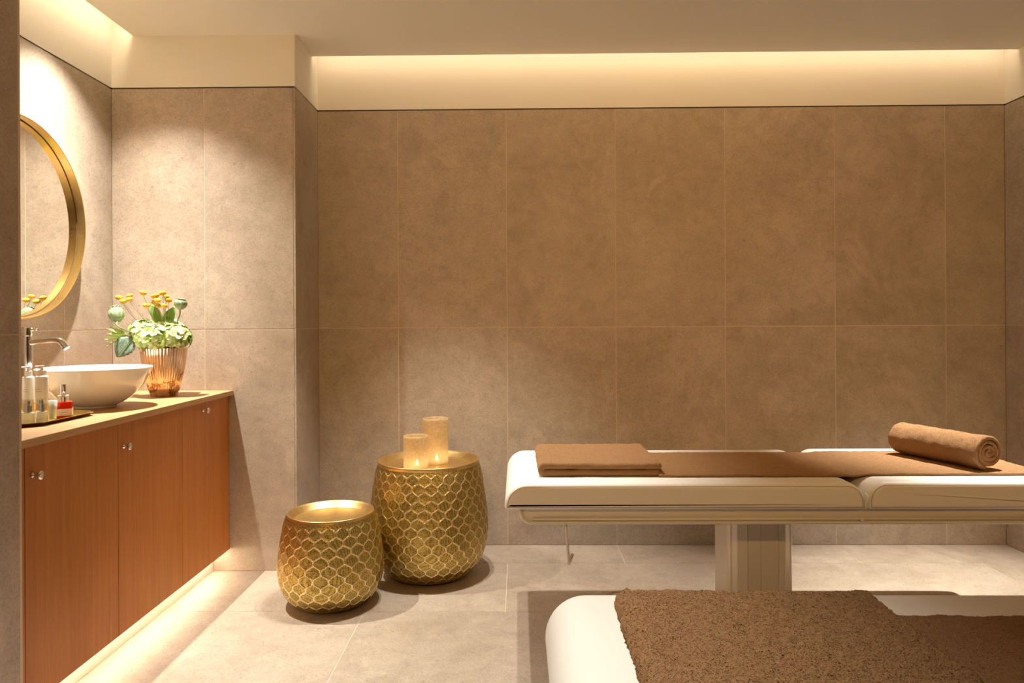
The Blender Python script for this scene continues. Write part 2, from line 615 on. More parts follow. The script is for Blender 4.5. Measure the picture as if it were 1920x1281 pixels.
# tap
tap = thing('basin_tap', 'tall chrome mixer tap with angled spout behind the basin', 'tap', (-1.945, 2.745, ZW))
obj('body', lathe([(0.026, 0.0), (0.026, 0.006), (0.0215, 0.008), (0.0215, 0.283), (0.0205, 0.285), (0.0205, 0.286)], 40), M['chrome'], tap, smooth=False)
obj('base_collar', lathe([(0.0225, 0.10), (0.0235, 0.102), (0.0235, 0.106), (0.0225, 0.108)], 40), M['chrome'], tap)
obj('handle', lathe([(0.0205, 0.2865), (0.022, 0.288), (0.022, 0.318), (0.0205, 0.3205), (0.002, 0.3205)], 40), M['chrome'], tap)
obj('lever', tube([(0.012, 0, 0.308), (0.036, -0.004, 0.311), (0.050, -0.006, 0.312)], [0.0055, 0.004, 0.0038], 12), M['chrome'], tap, smooth=True)
sp = smooth_path([(0.010, 0, 0.262), (0.060, 0, 0.266), (0.115, 0, 0.270), (0.138, 0, 0.264), (0.158, 0, 0.240)], 8)
obj('spout', tube(sp, [0.0125] * len(sp), 20), M['chrome'], tap, smooth=True)
obj('aerator', tube([(0.157, 0, 0.2415), (0.161, 0, 0.2365)], 0.0128, 20), M['chrome'], tap)

# mirror
mir = thing('round_mirror', 'large round wall mirror in a deep brass frame above the basin', 'mirror', (XW, 2.761, 1.6575))
R = 0.407


def disc_ring(profile, seg=128):
    me = lathe(profile, seg, False, False)
    me.transform(Matrix.Rotation(PI / 2, 4, 'Y'))
    return me


obj('frame', disc_ring([(R - 0.012, 0.0005), (R, 0.0005), (R, 0.0485), (R - 0.001, 0.0495), (R - 0.005, 0.0495), (R - 0.006, 0.0485), (R - 0.006, 0.0125)]), M['brass_frame'], mir, smooth=False)
obj('shadow_line', disc_ring([(R - 0.006, 0.0122), (R - 0.0095, 0.0122)]), M['dark_gap'], mir)
gl = lathe([(R - 0.0062, 0.001), (R - 0.0062, 0.0118), (0.002, 0.0118)], 128, True, True)
gl.transform(Matrix.Rotation(PI / 2, 4, 'Y'))
obj('glass', gl, M['mirror'], mir)

# ------------------------------------------------------------------ massage tables


def xz_ring(x0, x1, z0, z1, rads, y, inset):
    rr = [max(r - inset, 0.0012) for r in rads]
    return [(x, y, z) for x, z in rrect(x0 + inset, x1 - inset, z0 + inset, z1 - inset, rr, 10)]


def cushion(x0, x1, y0, y1, z0, z1, rads):
    lv = [(0.0, 0.020), (0.002, 0.012), (0.006, 0.0055), (0.012, 0.0018), (0.020, 0.0)]
    rings = [xz_ring(x0, x1, z0, z1, rads, y0 + d, i) for d, i in lv]
    rings += [xz_ring(x0, x1, z0, z1, rads, y1 - d, i) for d, i in reversed(lv)]
    return loft(rings)


def massage_table(label, X0, yc, zt):
    t = thing('massage_table', label, 'massage table', (X0, yc, 0), 0, 'treatment tables')
    hw = 0.335
    zb = zt - 0.095
    spec = [(0.0, 1.272, zt, (0.010, 0.012, 0.068, 0.080)), (1.281, 2.012, zt + 0.004, (0.012, 0.010, 0.080, 0.068))]
    for x0, x1, z1, rads in spec:
        p = obj('cushion', cushion(x0, x1, -hw, hw, zb, z1, rads), M['vinyl'], t, smooth=True)
        for sgn in (-1, 1):
            ring = xz_ring(x0, x1, zb, z1, rads, sgn * (hw - 0.0025), 0.0105)
            obj('seam', tube(ring + [ring[0]], 0.0011, 6, False), M['seam'], p)
    # gusset of folded cover between the two cushions
    obj('cover_fold', tube(smooth_path([(1.2765, -hw + 0.012, zb + 0.004), (1.273, -hw + 0.007, zb + 0.02), (1.280, -hw + 0.006, zb + 0.045), (1.2775, -hw + 0.02, zb + 0.055)], 6), 0.0035, 8), M['vinyl'], t, smooth=True)
    # underframe: shallow tray with rounded ends and a lip
    fr = (0.046, 0.046, 0.004, 0.004)
    fz0, fz1 = zb - 0.056, zb - 0.0005
    fx0, fx1 = 0.052, 1.96
    fy = hw - 0.035
    rings = [xz_ring(fx0, fx1, fz0, fz1, fr, -fy, 0.0), xz_ring(fx0, fx1, fz0, fz1, fr, fy, 0.0)]
    f = obj('underframe', loft(rings), M['metal_white'], t)
    for sgn in (-1, 1):
        path = [q for q in xz_ring(fx0, fx1, fz0, fz1, fr, sgn * (fy + 0.002), 0.004)]
        n = 11
        path = [(fx0 + 0.004, sgn * (fy + 0.002), fz1 - 0.004)] + path[:2 * n] + [(fx1 - 0.004, sgn * (fy + 0.002), fz1 - 0.004)]
        obj('lip', tube(path, 0.0062, 8), M['metal_white'], f, smooth=True)
        ob = obj('side_channel', tube([(fx0 + 0.05, sgn * (fy + 0.001), fz0 + 0.018), (fx1 - 0.05, sgn * (fy + 0.001), fz0 + 0.018)], 0.006, 8), M['metal_white'], f, smooth=True)
    obj('rivet', lathe([(0.007, 0.0), (0.007, 0.002), (0.004, 0.0035), (0.001, 0.0036)], 16), M['metal_white'], f, (1.27, -fy - 0.008, fz0 + 0.012), (PI / 2, 0, 0))
    # column: faceted telescopic profile
    cx_, w, d = 0.983, 0.125, 0.120
    half = [(-1.0, -0.62), (-0.985, -0.74), (-0.93, -0.84), (-0.90, -0.84), (-0.89, -0.86), (-0.76, -0.95), (-0.75, -0.94), (-0.74, -0.955), (-0.47, -1.0), (-0.46, -0.97), (-0.45, -0.97), (-0.44, -1.0),
            (-0.07, -1.0), (-0.06, -0.975), (-0.05, -0.975), (-0.04, -1.0), (0.47, -1.0), (0.48, -0.97), (0.49, -0.97), (0.50, -1.0), (0.66, -0.985), (0.67, -0.96), (0.70, -0.96), (0.72, -0.975), (0.86, -0.88), (0.87, -0.86), (0.93, -0.84), (0.985, -0.74), (1.0, -0.62)]
    outl = half + [(-x, -y) for x, y in half]
    ring = lambda z, s=1.0: [(cx_ + x * w * s, y * d * s, z) for x, y in outl]
    obj('column', loft([ring(0.052), ring(fz0 + 0.001)]), M['column'], t)
    # base
    def pl(i, z):
        return [(x, y, z) for x, y in rrect(0.415 + i, 1.605 - i, -0.245 + i, 0.245 - i, [0.09 - i] * 4, 8)]
    obj('base', loft([pl(0.004, 0.001), pl(0, 0.006), pl(0, 0.038), pl(0.004, 0.046), pl(0.014, 0.052), pl(0.03, 0.054)]), M['metal_white'], t)
    # release rod with pedal
    px, py = 0.219, -fy + 0.03
    obj('release_rod', tube([(px, py, fz0 + 0.002), (px + 0.004, py, fz0 - 0.05), (px + 0.012, py - 0.002, fz0 - 0.148)], 0.0052, 10), M['metal_white'], t, smooth=True)
    obj('pedal', tube([(px + 0.012, py - 0.006, fz0 - 0.150), (px + 0.030, py + 0.075, fz0 - 0.146)], 0.0062, 10), M['metal_white'], t, smooth=True)
    return t


massage_table('white cushioned massage table standing along the tiled back wall', -0.048, 2.81, 0.655)
massage_table('white cushioned massage table in the right foreground, cut by the frame', 0.052, 1.058, 0.690)


# ------------------------------------------------------------------ towels
def ribbon(path, th, y0, y1, ny, seed, amp=0.0016, clump=0.0):
    """thick sheet following path (x, z) and running along y; returns verts, faces"""
    P = np.array(path, float)
    T = np.gradient(P, axis=0)
    T /= np.linalg.norm(T, axis=1)[:, None]
    N = np.stack([-T[:, 1], T[:, 0]], 1)
    n = len(P)
    half = th / 2
    up = P + N * half
    dn = P - N * half
    capn = 5
    end = [P[-1] + half * (N[-1] * math.cos(a) + T[-1] * math.sin(a)) for a in np.linspace(0, PI, capn + 2)[1:-1]]
    sta = [P[0] + half * (-N[0] * math.cos(a) - T[0] * math.sin(a)) for a in np.linspace(0, PI, capn + 2)[1:-1]]
    sec = np.array(list(up) + end + list(dn[::-1]) + sta)
    ctr = np.array(list(P) + [P[-1]] * capn + list(P[::-1]) + [P[0]] * capn)
    m_ = len(sec)
    ys = np.linspace(y0, y1, ny)
    # rounded selvedges: shrink the thickness at both y ends
    ring_y, ring_s = [], []
    for a in np.linspace(0, PI / 2, 5)[:-1]:
        ring_y.append(y0 - half * math.cos(a) * 0.8); ring_s.append(max(math.sin(a), 0.12))
    for y in ys:
        ring_y.append(y); ring_s.append(1.0)
    for a in np.linspace(PI / 2, 0, 5)[1:]:
        ring_y.append(y1 + half * math.cos(a) * 0.8); ring_s.append(max(math.sin(a), 0.12))
    V = []
    for y, s in zip(ring_y, ring_s):
        q = ctr + (sec - ctr) * s
        for (x, z), (cx_, cz) in zip(q, ctr):
            nn = noise.noise(Vector((x * 60 + seed, y * 60, z * 60))) * amp + noise.noise(Vector((x * 14 + seed, y * 14, z * 9))) * amp * 1.3
            if clump:
                nn += clump * noise.noise(Vector((x * 48 + seed, y * 95, z * 60 + 7))) + 0.6 * clump * noise.noise(Vector((x * 110, y * 210 + seed, z * 120)))
            dx, dz = x - cx_, z - cz
            l = math.hypot(dx, dz) + 1e-9
            yy = y + noise.noise(Vector((x * 9, seed, 3.1))) * amp * 2.2 + nn * 0.6
            V.append((x + dx / l * nn, yy, z + dz / l * nn))
    F = []
    R_ = len(ring_y)
    for i in range(R_ - 1):
        for k in range(m_):
            k2 = (k + 1) % m_
            F.append((i * m_ + k, (i + 1) * m_ + k, (i + 1) * m_ + k2, i * m_ + k2))
    # close both ends with strips between the upper and the lower face
    def endcap(b, flip):
        k = 0
        fs = []
        for i in range(n - 1):
            a0, a1 = i, i + 1
            j0 = n + capn + (n - 1 - i); j1 = n + capn + (n - 2 - i)
            fs.append((b + a0, b + a1, b + j1, b + j0))
        fs.append(tuple([b + n - 1] + [b + n + q for q in range(capn)] + [b + n + capn]))
        fs.append(tuple([b + 2 * n + capn - 1] + [b + 2 * n + capn + q for q in range(capn)] + [b]))
        return [tuple(reversed(f)) for f in fs] if flip else fs
    F += endcap(0, False) + endcap((R_ - 1) * m_, True)
    return V, F


def tufts(me, count, length, seed, width=0.0011, keep=None):
    """short terry loops as single blades on a mesh"""
    rng = np.random.default_rng(seed)
    me.calc_loop_triangles()
    nt = len(me.loop_triangles)
    tri = np.empty(nt * 3, np.int32); me.loop_triangles.foreach_get('vertices', tri); tri = tri.reshape(-1, 3)
    co = np.empty(len(me.vertices) * 3, np.float32); me.vertices.foreach_get('co', co); co = co.reshape(-1, 3)
    a, b, c = co[tri[:, 0]], co[tri[:, 1]], co[tri[:, 2]]
    cr = np.cross(b - a, c - a)
    ar = np.linalg.norm(cr, axis=1) / 2
    nrm = cr / (2 * ar[:, None] + 1e-12)
    w = ar.copy()
    if keep is not None:
        w = w * keep((a + b + c) / 3, nrm)
    idx = rng.choice(nt, count, p=w / w.sum())
    r1, r2 = rng.random(count), rng.random(count)
    s = np.sqrt(r1)
    P = a[idx] * (1 - s)[:, None] + b[idx] * (s * (1 - r2))[:, None] + c[idx] * (s * r2)[:, None]
    Nn = nrm[idx]
    # lean follows a slow field so that the pile clumps
    ph = np.sin(P[:, 0] * 71 + P[:, 1] * 23 + 2 * np.sin(P[:, 1] * 49)) + np.cos(P[:, 1] * 83 - P[:, 0] * 31 + P[:, 2] * 60)
    lean = np.stack([np.cos(ph * 2.2), np.sin(ph * 2.7), 0.3 * np.sin(ph)], 1) * 0.55 + rng.normal(0, 0.45, (count, 3))
    D = Nn + lean
    D /= np.linalg.norm(D, axis=1)[:, None]
    flip = np.einsum('ij,ij->i', D, Nn) < 0.15
    D[flip] = Nn[flip]
    S = np.cross(D, rng.normal(0, 1, (count, 3)))
    S /= np.linalg.norm(S, axis=1)[:, None] + 1e-9
    L = length * (0.6 + 0.7 * rng.random(count))
    W = width * (0.7 + 0.6 * rng.random(count))
    base = P - Nn * 0.0004
    V = np.empty((count * 3, 3))
    V[0::3] = base - S * W[:, None]
    V[1::3] = base + S * W[:, None]
    V[2::3] = base + D * L[:, None]
    m2 = bpy.data.meshes.new('pile')
    m2.vertices.add(count * 3)
    m2.vertices.foreach_set('co', V.astype(np.float32).ravel())
    m2.loops.add(count * 3)
    m2.loops.foreach_set('vertex_index', np.arange(count * 3, dtype=np.int32))
    m2.polygons.add(count)
    m2.polygons.foreach_set('loop_start', np.arange(0, count * 3, 3, dtype=np.int32))
    m2.polygons.foreach_set('loop_total', np.full(count, 3, dtype=np.int32))
    m2.update(calc_edges=True)
    return m2


def towel(name, label, cat, path, th, y0, y1, ny, seed, ntuft, tlen, loc=(0, 0, 0), rotz=0.0, group=None, amp=0.0016, tw=0.0011, clump=0.0):
    V, F = ribbon(path, th, y0, y1, ny, seed, amp, clump)
    root = thing(name, label, cat, loc, rotz, group)
    me = pydata(V, F)
    o = obj('cloth', me, M['terry'], root, smooth=True)
    p = obj('pile', tufts(me, ntuft, tlen, seed, tw), M['pile'], root)
    p['kind'] = 'stuff'
    return root


def fold_path(w, th, gap, n=60):
    """sheet folded once, fold on the left: lower layer right to left, loop, upper layer left to right"""
    r = (th + gap) / 2
    zl = th / 2
    pts = []
    for i in range(n):
        pts.append((w - (w - r) * i / n, zl))
    for i in range(17):
        a = PI * i / 16
        pts.append((r - r * math.sin(a) * 1.25, zl + r - r * math.cos(a)))
    for i in range(1, n + 1):
        f = i / n
        pts.append((r + (w + 0.006 - r) * f, zl + 2 * r - 0.0015 * math.sin(f * PI) - 0.001 * f))
    return pts


z1t = 0.655
towel('folded_towel', 'folded brown terry towel on the left end of the rear massage table', 'towel', fold_path(0.425, 0.0235, 0.003), 0.0235, 0.0, 0.405, 60, 3, 22000, 0.0035,
      (0.088, 2.593, z1t + 0.0022), 0, 'folded brown towels')
# runner on the rear table, dipping a little over the gap of the cushions
pth = []
for i in range(150):
    x = 0.522 + (1.925 - 0.522) * i / 149
    z = z1t + 0.0062 + (0.004 if x > 1.28 else 0.004 * max(0, min(1, (x - 1.18) / 0.1))) - 0.004 * math.exp(-((x - 1.232) / 0.03) ** 2)
    pth.append((x, z))
towel('towel_runner', 'long flat brown towel laid along the rear massage table', 'towel', pth, 0.0085, 2.575, 3.015, 50, 11, 26000, 0.003, group='flat brown towels')
# rolled towel
sp_ = []
turns, th = 4.6, 0.0140
r_out = 0.062
nturn = 34
tot = int(turns * nturn)
for i in range(tot + 1):
    a = 2 * PI * i / nturn
    r = r_out - (th + 0.0022) * (a / (2 * PI)) + 0.0016 * math.sin(a * 2.3 + 1)
    if r < 0.006:
        break
    sp_.append((1.13 * r * math.cos(-a - 1.9), 0.95 * r * math.sin(-a - 1.9)))
towel('rolled_towel', 'rolled brown terry towel lying across the right end of the rear massage table', 'towel', sp_[::-1], th, -0.185, 0.185, 44, 21, 30000, 0.0035,
      (1.682, 2.792, z1t + 0.0145 + 0.0680), math.radians(20), amp=0.0030)
# front table
z2t = 0.690
pth = [(0.634 + (2.02 - 0.634) * i / 259, z2t + 0.0062) for i in range(260)]
towel('towel_runner', 'long flat brown towel laid along the front massage table', 'towel', pth, 0.009, 0.82, 1.255, 110, 31, 90000, 0.0052, group='flat brown towels', tw=0.0012, clump=0.0020)
towel('folded_towel', 'thick folded brown terry towel on the front massage table', 'towel', fold_path(0.432, 0.0215, 0.002, 150), 0.0215, 0.0, 0.425, 150, 41, 170000, 0.0056,
      (0.188, 0.848, z2t + 0.0030), 0, 'folded brown towels', amp=0.002, tw=0.0012, clump=0.0036)


# ------------------------------------------------------------------ gold drum tables
def drum(name, label, loc, rs, zs, rim_r, ncol, row, tilt=0.0, group='embossed gold drum tables'):
    ctrl = [(0.12, 0.0), (0.150, 0.003), (0.190, 0.016), (0.230, 0.050), (0.264, 0.105), (0.281, 0.160), (0.287, 0.215), (0.286, 0.275), (0.279, 0.345), (0.268, 0.42), (0.256, 0.49), (0.245, 0.538)]
    pts = [(p.x * rs, p.y * zs) for p in smooth_path([(r, z, 0) for r, z in ctrl], 20)]
    P = np.array(pts)
    seglen = np.r_[0, np.cumsum(np.linalg.norm(np.diff(P, axis=0), axis=1))]
    L = seglen[-1]
    nv, nu = int(L / 0.0024), ncol * 26
    sv = np.linspace(0, L, nv)
    rr_ = np.interp(sv, seglen, P[:, 0]); zz = np.interp(sv, seglen, P[:, 1])
    dr, dz = np.gradient(rr_, sv), np.gradient(zz, sv)
    un = np.linspace(0, ncol, nu, endpoint=False)           # in cell widths
    U, S_ = np.meshgrid(un, sv)
    Rm = np.repeat(rr_[:, None], nu, 1)
    cellw = 2 * PI * Rm / ncol
    ph = S_ / row * PI
    wave = (np.sin(ph) + 0.11 * np.sin(3 * ph)) / 0.925; dwave = (np.cos(ph) + 0.33 * np.cos(3 * ph)) / 0.925 * PI / row
    best = np.full(U.shape, 9.0)
    kk = np.floor(U * 2)
    for dk in (-1, 0, 1, 2):
        k = kk + dk
        sg = np.where(np.mod(k, 2) == 0, 1.0, -1.0)
        xk = k * 0.5 + 0.240 * sg * wave
        slope = 0.240 * dwave * cellw
        dist = np.abs(U - xk) * cellw / np.sqrt(1 + slope ** 2)
        best = np.minimum(best, dist)
    ridge = np.clip(1.25 - best / 0.0028, 0, 1)
    ridge = ridge * ridge * (3 - 2 * ridge)
    fade = np.clip((S_ - 0.06) / 0.02, 0, 1) * np.clip((L - 0.012 - S_) / 0.01, 0, 1)
    ridge = ridge * fade
    ang = U / ncol * 2 * PI
    disp = ridge * 0.0028
    Rd = Rm + disp * dz[:, None]
    Zd = np.repeat(zz[:, None], nu, 1) - disp * dr[:, None]
    V = np.stack([Rd * np.cos(ang), Rd * np.sin(ang), Zd], -1).reshape(-1, 3)
    i0 = (np.arange(nv - 1)[:, None] * nu + np.arange(nu)[None, :])
    i1 = (np.arange(nv - 1)[:, None] * nu + (np.arange(nu)[None, :] + 1) % nu)
    F = np.stack([i0, i1, i1 + nu, i0 + nu], -1).reshape(-1, 4)
    me = bpy.data.meshes.new('drum_body')
    me.vertices.add(len(V)); me.vertices.foreach_set('co', V.astype(np.float32).ravel())
    me.loops.add(F.size); me.loops.foreach_set('vertex_index', F.astype(np.int32).ravel())
    me.polygons.add(len(F))
    me.polygons.foreach_set('loop_start', np.arange(0, F.size, 4, dtype=np.int32))
    me.polygons.foreach_set('loop_total', np.full(len(F), 4, dtype=np.int32))
    me.update(calc_edges=True)
    at_ = me.attributes.new('ridge', 'FLOAT', 'POINT')
    at_.data.foreach_set('value', ridge.astype(np.float32).ravel())
    t_ = thing(name, label, 'side table', loc, 0.0, group)
    obj('body', me, M['emboss'], t_, smooth=True)
    zr = zz[-1]
    rb = rr_[-1]
    obj('base_disc', lathe([(0.10 * rs, 0.0002), (0.121 * rs, 0.0006), (0.121 * rs, 0.003)], 64), M['gold'], t_)
    tr = [(rb - 0.004, zr - 0.012), (rb + 0.001, zr - 0.004), (rim_r - 0.001, zr + 0.004), (rim_r, zr + 0.010), (rim_r - 0.001, zr + 0.013), (rim_r - 0.004, zr + 0.0125),
          (rim_r - 0.010, zr + 0.006), (rim_r * 0.862, zr - 0.0145), (rim_r * 0.855, zr - 0.0155), (rim_r * 0.84, zr - 0.016), (rim_r * 0.80, zr - 0.016), (rim_r * 0.5, zr - 0.016), (0.002, zr - 0.016)]
    o = obj('tray_top', lathe(tr, 128, False, True), M['gold'], t_, smooth=False)
    for p in o.data.polygons:
        p.use_smooth = True
    o['label'] = 'smooth dished gold tray top'
    return zr - 0.016


zs_big = drum('drum_table', 'large embossed gold drum side table carrying two lit candle holders', (-0.437, 3.42, 0.0), 1.0, 1.02, 0.247, 28, 0.0385)
drum('drum_table', 'small embossed gold drum side table with an empty tray top', (-0.824, 3.07, 0.0), 0.785, 0.725, 0.186, 22, 0.0370)

# ------------------------------------------------------------------ candle holders
mg = bpy.data.materials.new('crackled_gold_glass')
mg.use_nodes = True
nt = mg.node_tree
pb = nt.nodes['Principled BSDF']
tt = NT(mg)
vv = tt.coords((1, 1, 1))
vo = tt.n('ShaderNodeTexVoronoi'); vo.feature = 'DISTANCE_TO_EDGE'; vo.inputs['Scale'].default_value = 160
tt.l(vv, vo.inputs['Vector'])
cn = tt.noise(vv, 90, 4, 0.7)
tt.color(tt.ramp(cn, [(0.3, (0.62, 0.41, 0.19)), (0.7, (0.97, 0.82, 0.54))]))
pb.inputs['Roughness'].default_value = 0.28
pb.inputs['Metallic'].default_value = 0.35
tt.bump(vo.outputs['Distance'], 0.6, 0.002)
tl = nt.nodes.new('ShaderNodeBsdfTranslucent'); tl.inputs[0].default_value = (1.0, 0.88, 0.64, 1)
tp = nt.nodes.new('ShaderNodeBsdfTransparent'); tp.inputs[0].default_value = (1.0, 0.94, 0.80, 1)
mx1 = nt.nodes.new('ShaderNodeMixShader'); mx2 = nt.nodes.new('ShaderNodeMixShader')
mx1.inputs[0].default_value = 0.38; mx2.inputs[0].default_value = 0.30
nt.links.new(pb.outputs[0], mx1.inputs[1]); nt.links.new(tl.outputs[0], mx1.inputs[2])
nt.links.new(mx1.outputs[0], mx2.inputs[1]); nt.links.new(tp.outputs[0], mx2.inputs[2])
nt.links.new(mx2.outputs[0], nt.nodes['Material Output'].inputs[0])
M['crackle'] = mg
M['wax'] = mat('candle_wax', (0.95, 0.85, 0.68), 0.4, **{'Subsurface Weight': 0.0})
M['flame'] = emit_mat('candle_flame', (1.0, 0.88, 0.64), 80.0)
M['alu'] = mat('tealight_cup', (0.8, 0.78, 0.72), 0.25, 1.0)


def candle(label, loc, r, h):
    t_ = thing('candle_holder', label, 'candle holder', loc, 0.3, 'crackled gold candle holders')
    wt = 0.0022
    def wob(rr, z, a, i):
        return rr + 0.0005 * math.sin(9 * a + z * 160) + 0.0004 * math.sin(23 * a - z * 220)
    prof = [(0.002, 0.0), (r * 0.9, 0.0), (r - 0.002, 0.001), (r, 0.004)] + [(r, 0.004 + (h - 0.006) * i / 14) for i in range(1, 15)] + [(r - wt / 2, h), (r - wt, h - 0.001)] + \
           [(r - wt, h - 0.001 - (h - 0.010) * i / 8) for i in range(1, 9)] + [(r - wt - 0.003, 0.005), (0.002, 0.005)]
    obj('glass', lathe(prof, 96, rfun=wob), M['crackle'], t_, smooth=True)
    c = obj('tealight', lathe([(0.018, 0.0055), (0.019, 0.006), (0.019, 0.019), (0.0182, 0.019), (0.018, 0.016), (0.002, 0.016)], 32), M['wax'], t_, (0.004, -0.012, 0))
    obj('flame', lathe([(0.0008, 0.020), (0.0034, 0.024), (0.0042, 0.028), (0.0032, 0.034), (0.0014, 0.040), (0.0004, 0.044)], 16), M['flame'], c, smooth=True)
    obj('wick', tube([(0, 0, 0.016), (0.0004, 0, 0.0205)], 0.0006, 6), M['dark_gap'], c)


candle('short crackled gold glass candle holder on the large drum table', (-0.487, 3.330, zs_big), 0.0585, 0.157)
candle('tall crackled gold glass candle holder behind the short one', (-0.407, 3.455, zs_big), 0.0625, 0.223)

# ------------------------------------------------------------------ vase and flowers
mv = mat('rose_gold_ribbed_glass', (0.75, 0.42, 0.22), 0.16, 0.85)
t = NT(mv)
v = t.coords((1, 1, 1))
f = t.noise(v, 22, 6, 0.7, 0.6)
tc = t.n('ShaderNodeTexCoord'); sx = t.n('ShaderNodeSeparateXYZ'); t.l(tc.outputs['Object'], sx.inputs[0])
lowm = t.n('ShaderNodeMapRange'); t.l(sx.outputs['Z'], lowm.inputs['Value'])
lowm.inputs['From Min'].default_value = 0.05; lowm.inputs['From Max'].default_value = 0.14
lowm.inputs['To Min'].default_value = 0.10; lowm.inputs['To Max'].default_value = -0.12
ad = t.n('ShaderNodeMath', operation='ADD'); t.l(f, ad.inputs[0]); t.l(lowm.outputs[0], ad.inputs[1])
t.color(t.ramp(ad.outputs[0], [(0.35, (0.90, 0.66, 0.47)), (0.56, (0.82, 0.52, 0.29)), (0.64, (0.22, 0.085, 0.02)), (0.80, (0.80, 0.50, 0.24))]))
M['vase'] = mv
vx, vy = -1.628, 3.20
vase = thing('flower_vase', 'ribbed rose-gold glass vase at the far end of the worktop', 'vase', (vx, vy, ZW))
vc = [(0.052, 0.0), (0.056, 0.003), (0.062, 0.025), (0.074, 0.075), (0.085, 0.125), (0.093, 0.175), (0.097, 0.212), (0.098, 0.222)]
vp = [(p.x, p.y) for p in smooth_path([(r, z, 0) for r, z in vc], 5)]
vprof = vp + [(0.0965, 0.2235), (0.095, 0.222)] + [(r - 0.004, z) for r, z in reversed(vp[4:])] + [(0.045, 0.010)]
nrib = 44


def flute(r, z, a, i):
    if i < len(vp) and 0.012 < z:
        return r + 0.0026 * abs(math.sin(a * nrib / 2)) * min(1, (z - 0.012) / 0.02)
    return r


obj('glass', lathe(vprof, nrib * 6, rfun=flute), M['vase'], vase, smooth=True)

M['stem'] = mat('green_stem', (0.20, 0.26, 0.07), 0.6)
M['stem_dry'] = mat('ochre_stem', (0.36, 0.26, 0.10), 0.6)
my = mat('yellow_button', (0.80, 0.56, 0.05), 0.8)
t = NT(my); v = t.coords()
vo = t.n('ShaderNodeTexVoronoi'); vo.inputs['Scale'].default_value = 420
t.l(v, vo.inputs['Vector'])
t.color(t.ramp(vo.outputs['Distance'], [(0.0, (0.82, 0.55, 0.06)), (0.6, (0.55, 0.31, 0.015))]))
t.bump(vo.outputs['Distance'], 0.6, 0.002)
M['yellow'] = my
mh = mat('hydrangea_petal', (0.75, 0.82, 0.50), 0.6)
t = NT(mh)
gi = t.n('ShaderNodeNewGeometry')
t.color(t.ramp(gi.outputs['Random Per Island'], [(0.0, (0.20, 0.34, 0.05)), (0.25, (0.38, 0.52, 0.12)), (0.55, (0.58, 0.68, 0.28)), (1.0, (0.74, 0.78, 0.52))]))
M['petal'] = mh
mp_ = mat('poppy_pod', (0.34, 0.42, 0.24), 0.55)
t = NT(mp_); v = t.coords((1, 1, 1))
t.color(t.ramp(t.noise(v, 60, 3, 0.6), [(0.3, (0.14, 0.20, 0.08)), (0.7, (0.33, 0.39, 0.22))]))
M['pod'] = mp_
M['leaf'] = mat('green_leaf', (0.16, 0.30, 0.05), 0.45)
ml = mat('veined_leaf', (0.16, 0.25, 0.16), 0.5)
t = NT(ml); v = t.coords()
vo = t.n('ShaderNodeTexVoronoi'); vo.feature = 'DISTANCE_TO_EDGE'; vo.inputs['Scale'].default_value = 210
t.l(v, vo.inputs['Vector'])
t.color(t.ramp(vo.outputs['Distance'], [(0.0, (0.30, 0.38, 0.28)), (0.18, (0.045, 0.095, 0.05))]))
t.bump(vo.outputs['Distance'], 0.5, 0.002)
M['veined'] = ml
M['bract'] = mat('pale_green_bract', (0.46, 0.62, 0.18), 0.5)

random.seed(5)
stem_base = Vector((vx, vy, ZW + 0.08))
btn = lathe([(0.0015, -0.0085), (0.006, -0.0072), (0.0105, -0.0035), (0.0118, 0.001), (0.0105, 0.0052), (0.006, 0.0082), (0.0012, 0.0092)], 22)
heads = [(-1.829, 1.350), (-1.805, 1.333), (-1.778, 1.357), (-1.768, 1.340), (-1.706, 1.369), (-1.667, 1.354), (-1.650, 1.357), (-1.628, 1.369), (-1.613, 1.352),
         (-1.672, 1.328), (-1.640, 1.335), (-1.606, 1.337), (-1.687, 1.311), (-1.638, 1.310), (-1.608, 1.310)]
where = ['leftmost of the left spray', 'lowest of the left spray', 'topmost of the left spray', 'rightmost of the left spray',
         'standing alone left of the middle cluster', 'top row of the middle cluster, first from left', 'top row of the middle cluster, second from left',
         'topmost of the middle cluster', 'top row of the middle cluster, rightmost', 'middle row of the cluster, left', 'middle row of the cluster, centre',
         'middle row of the cluster, right', 'bottom row of the cluster, left', 'bottom row of the cluster, centre', 'bottom row of the cluster, right']
for i, (x, z) in enumerate(heads):
    y = 3.18 + random.uniform(-0.025, 0.03)
    t_ = thing('button_flower', 'yellow button flower on a thin stem, ' + where[i], 'flower', (x, y, z), 0, 'yellow button flowers in the vase')
    h = obj('flower_head', btn, M['yellow'], t_, (0, 0, 0), (random.uniform(-0.3, 0.3), random.uniform(-0.3, 0.3), 0), smooth=True)
    s = random.uniform(1.15, 1.4)
    h.scale = (s, s, s * 0.92)
    tgt = Vector((vx + (x - vx) * 0.45, vy + 0.01, 1.19)) - Vector((x, y, z))
    end = stem_base + Vector((random.uniform(-0.02, 0.02), random.uniform(-0.02, 0.02), 0)) - Vector((x, y, z))
    obj('stem', tube(smooth_path([(0, 0, -0.007), tuple(tgt * 0.5 + Vector((random.uniform(-0.004, 0.004), 0, 0))), tuple(tgt), tuple(end)], 5), 0.0011, 6), M['stem_dry'], t_)


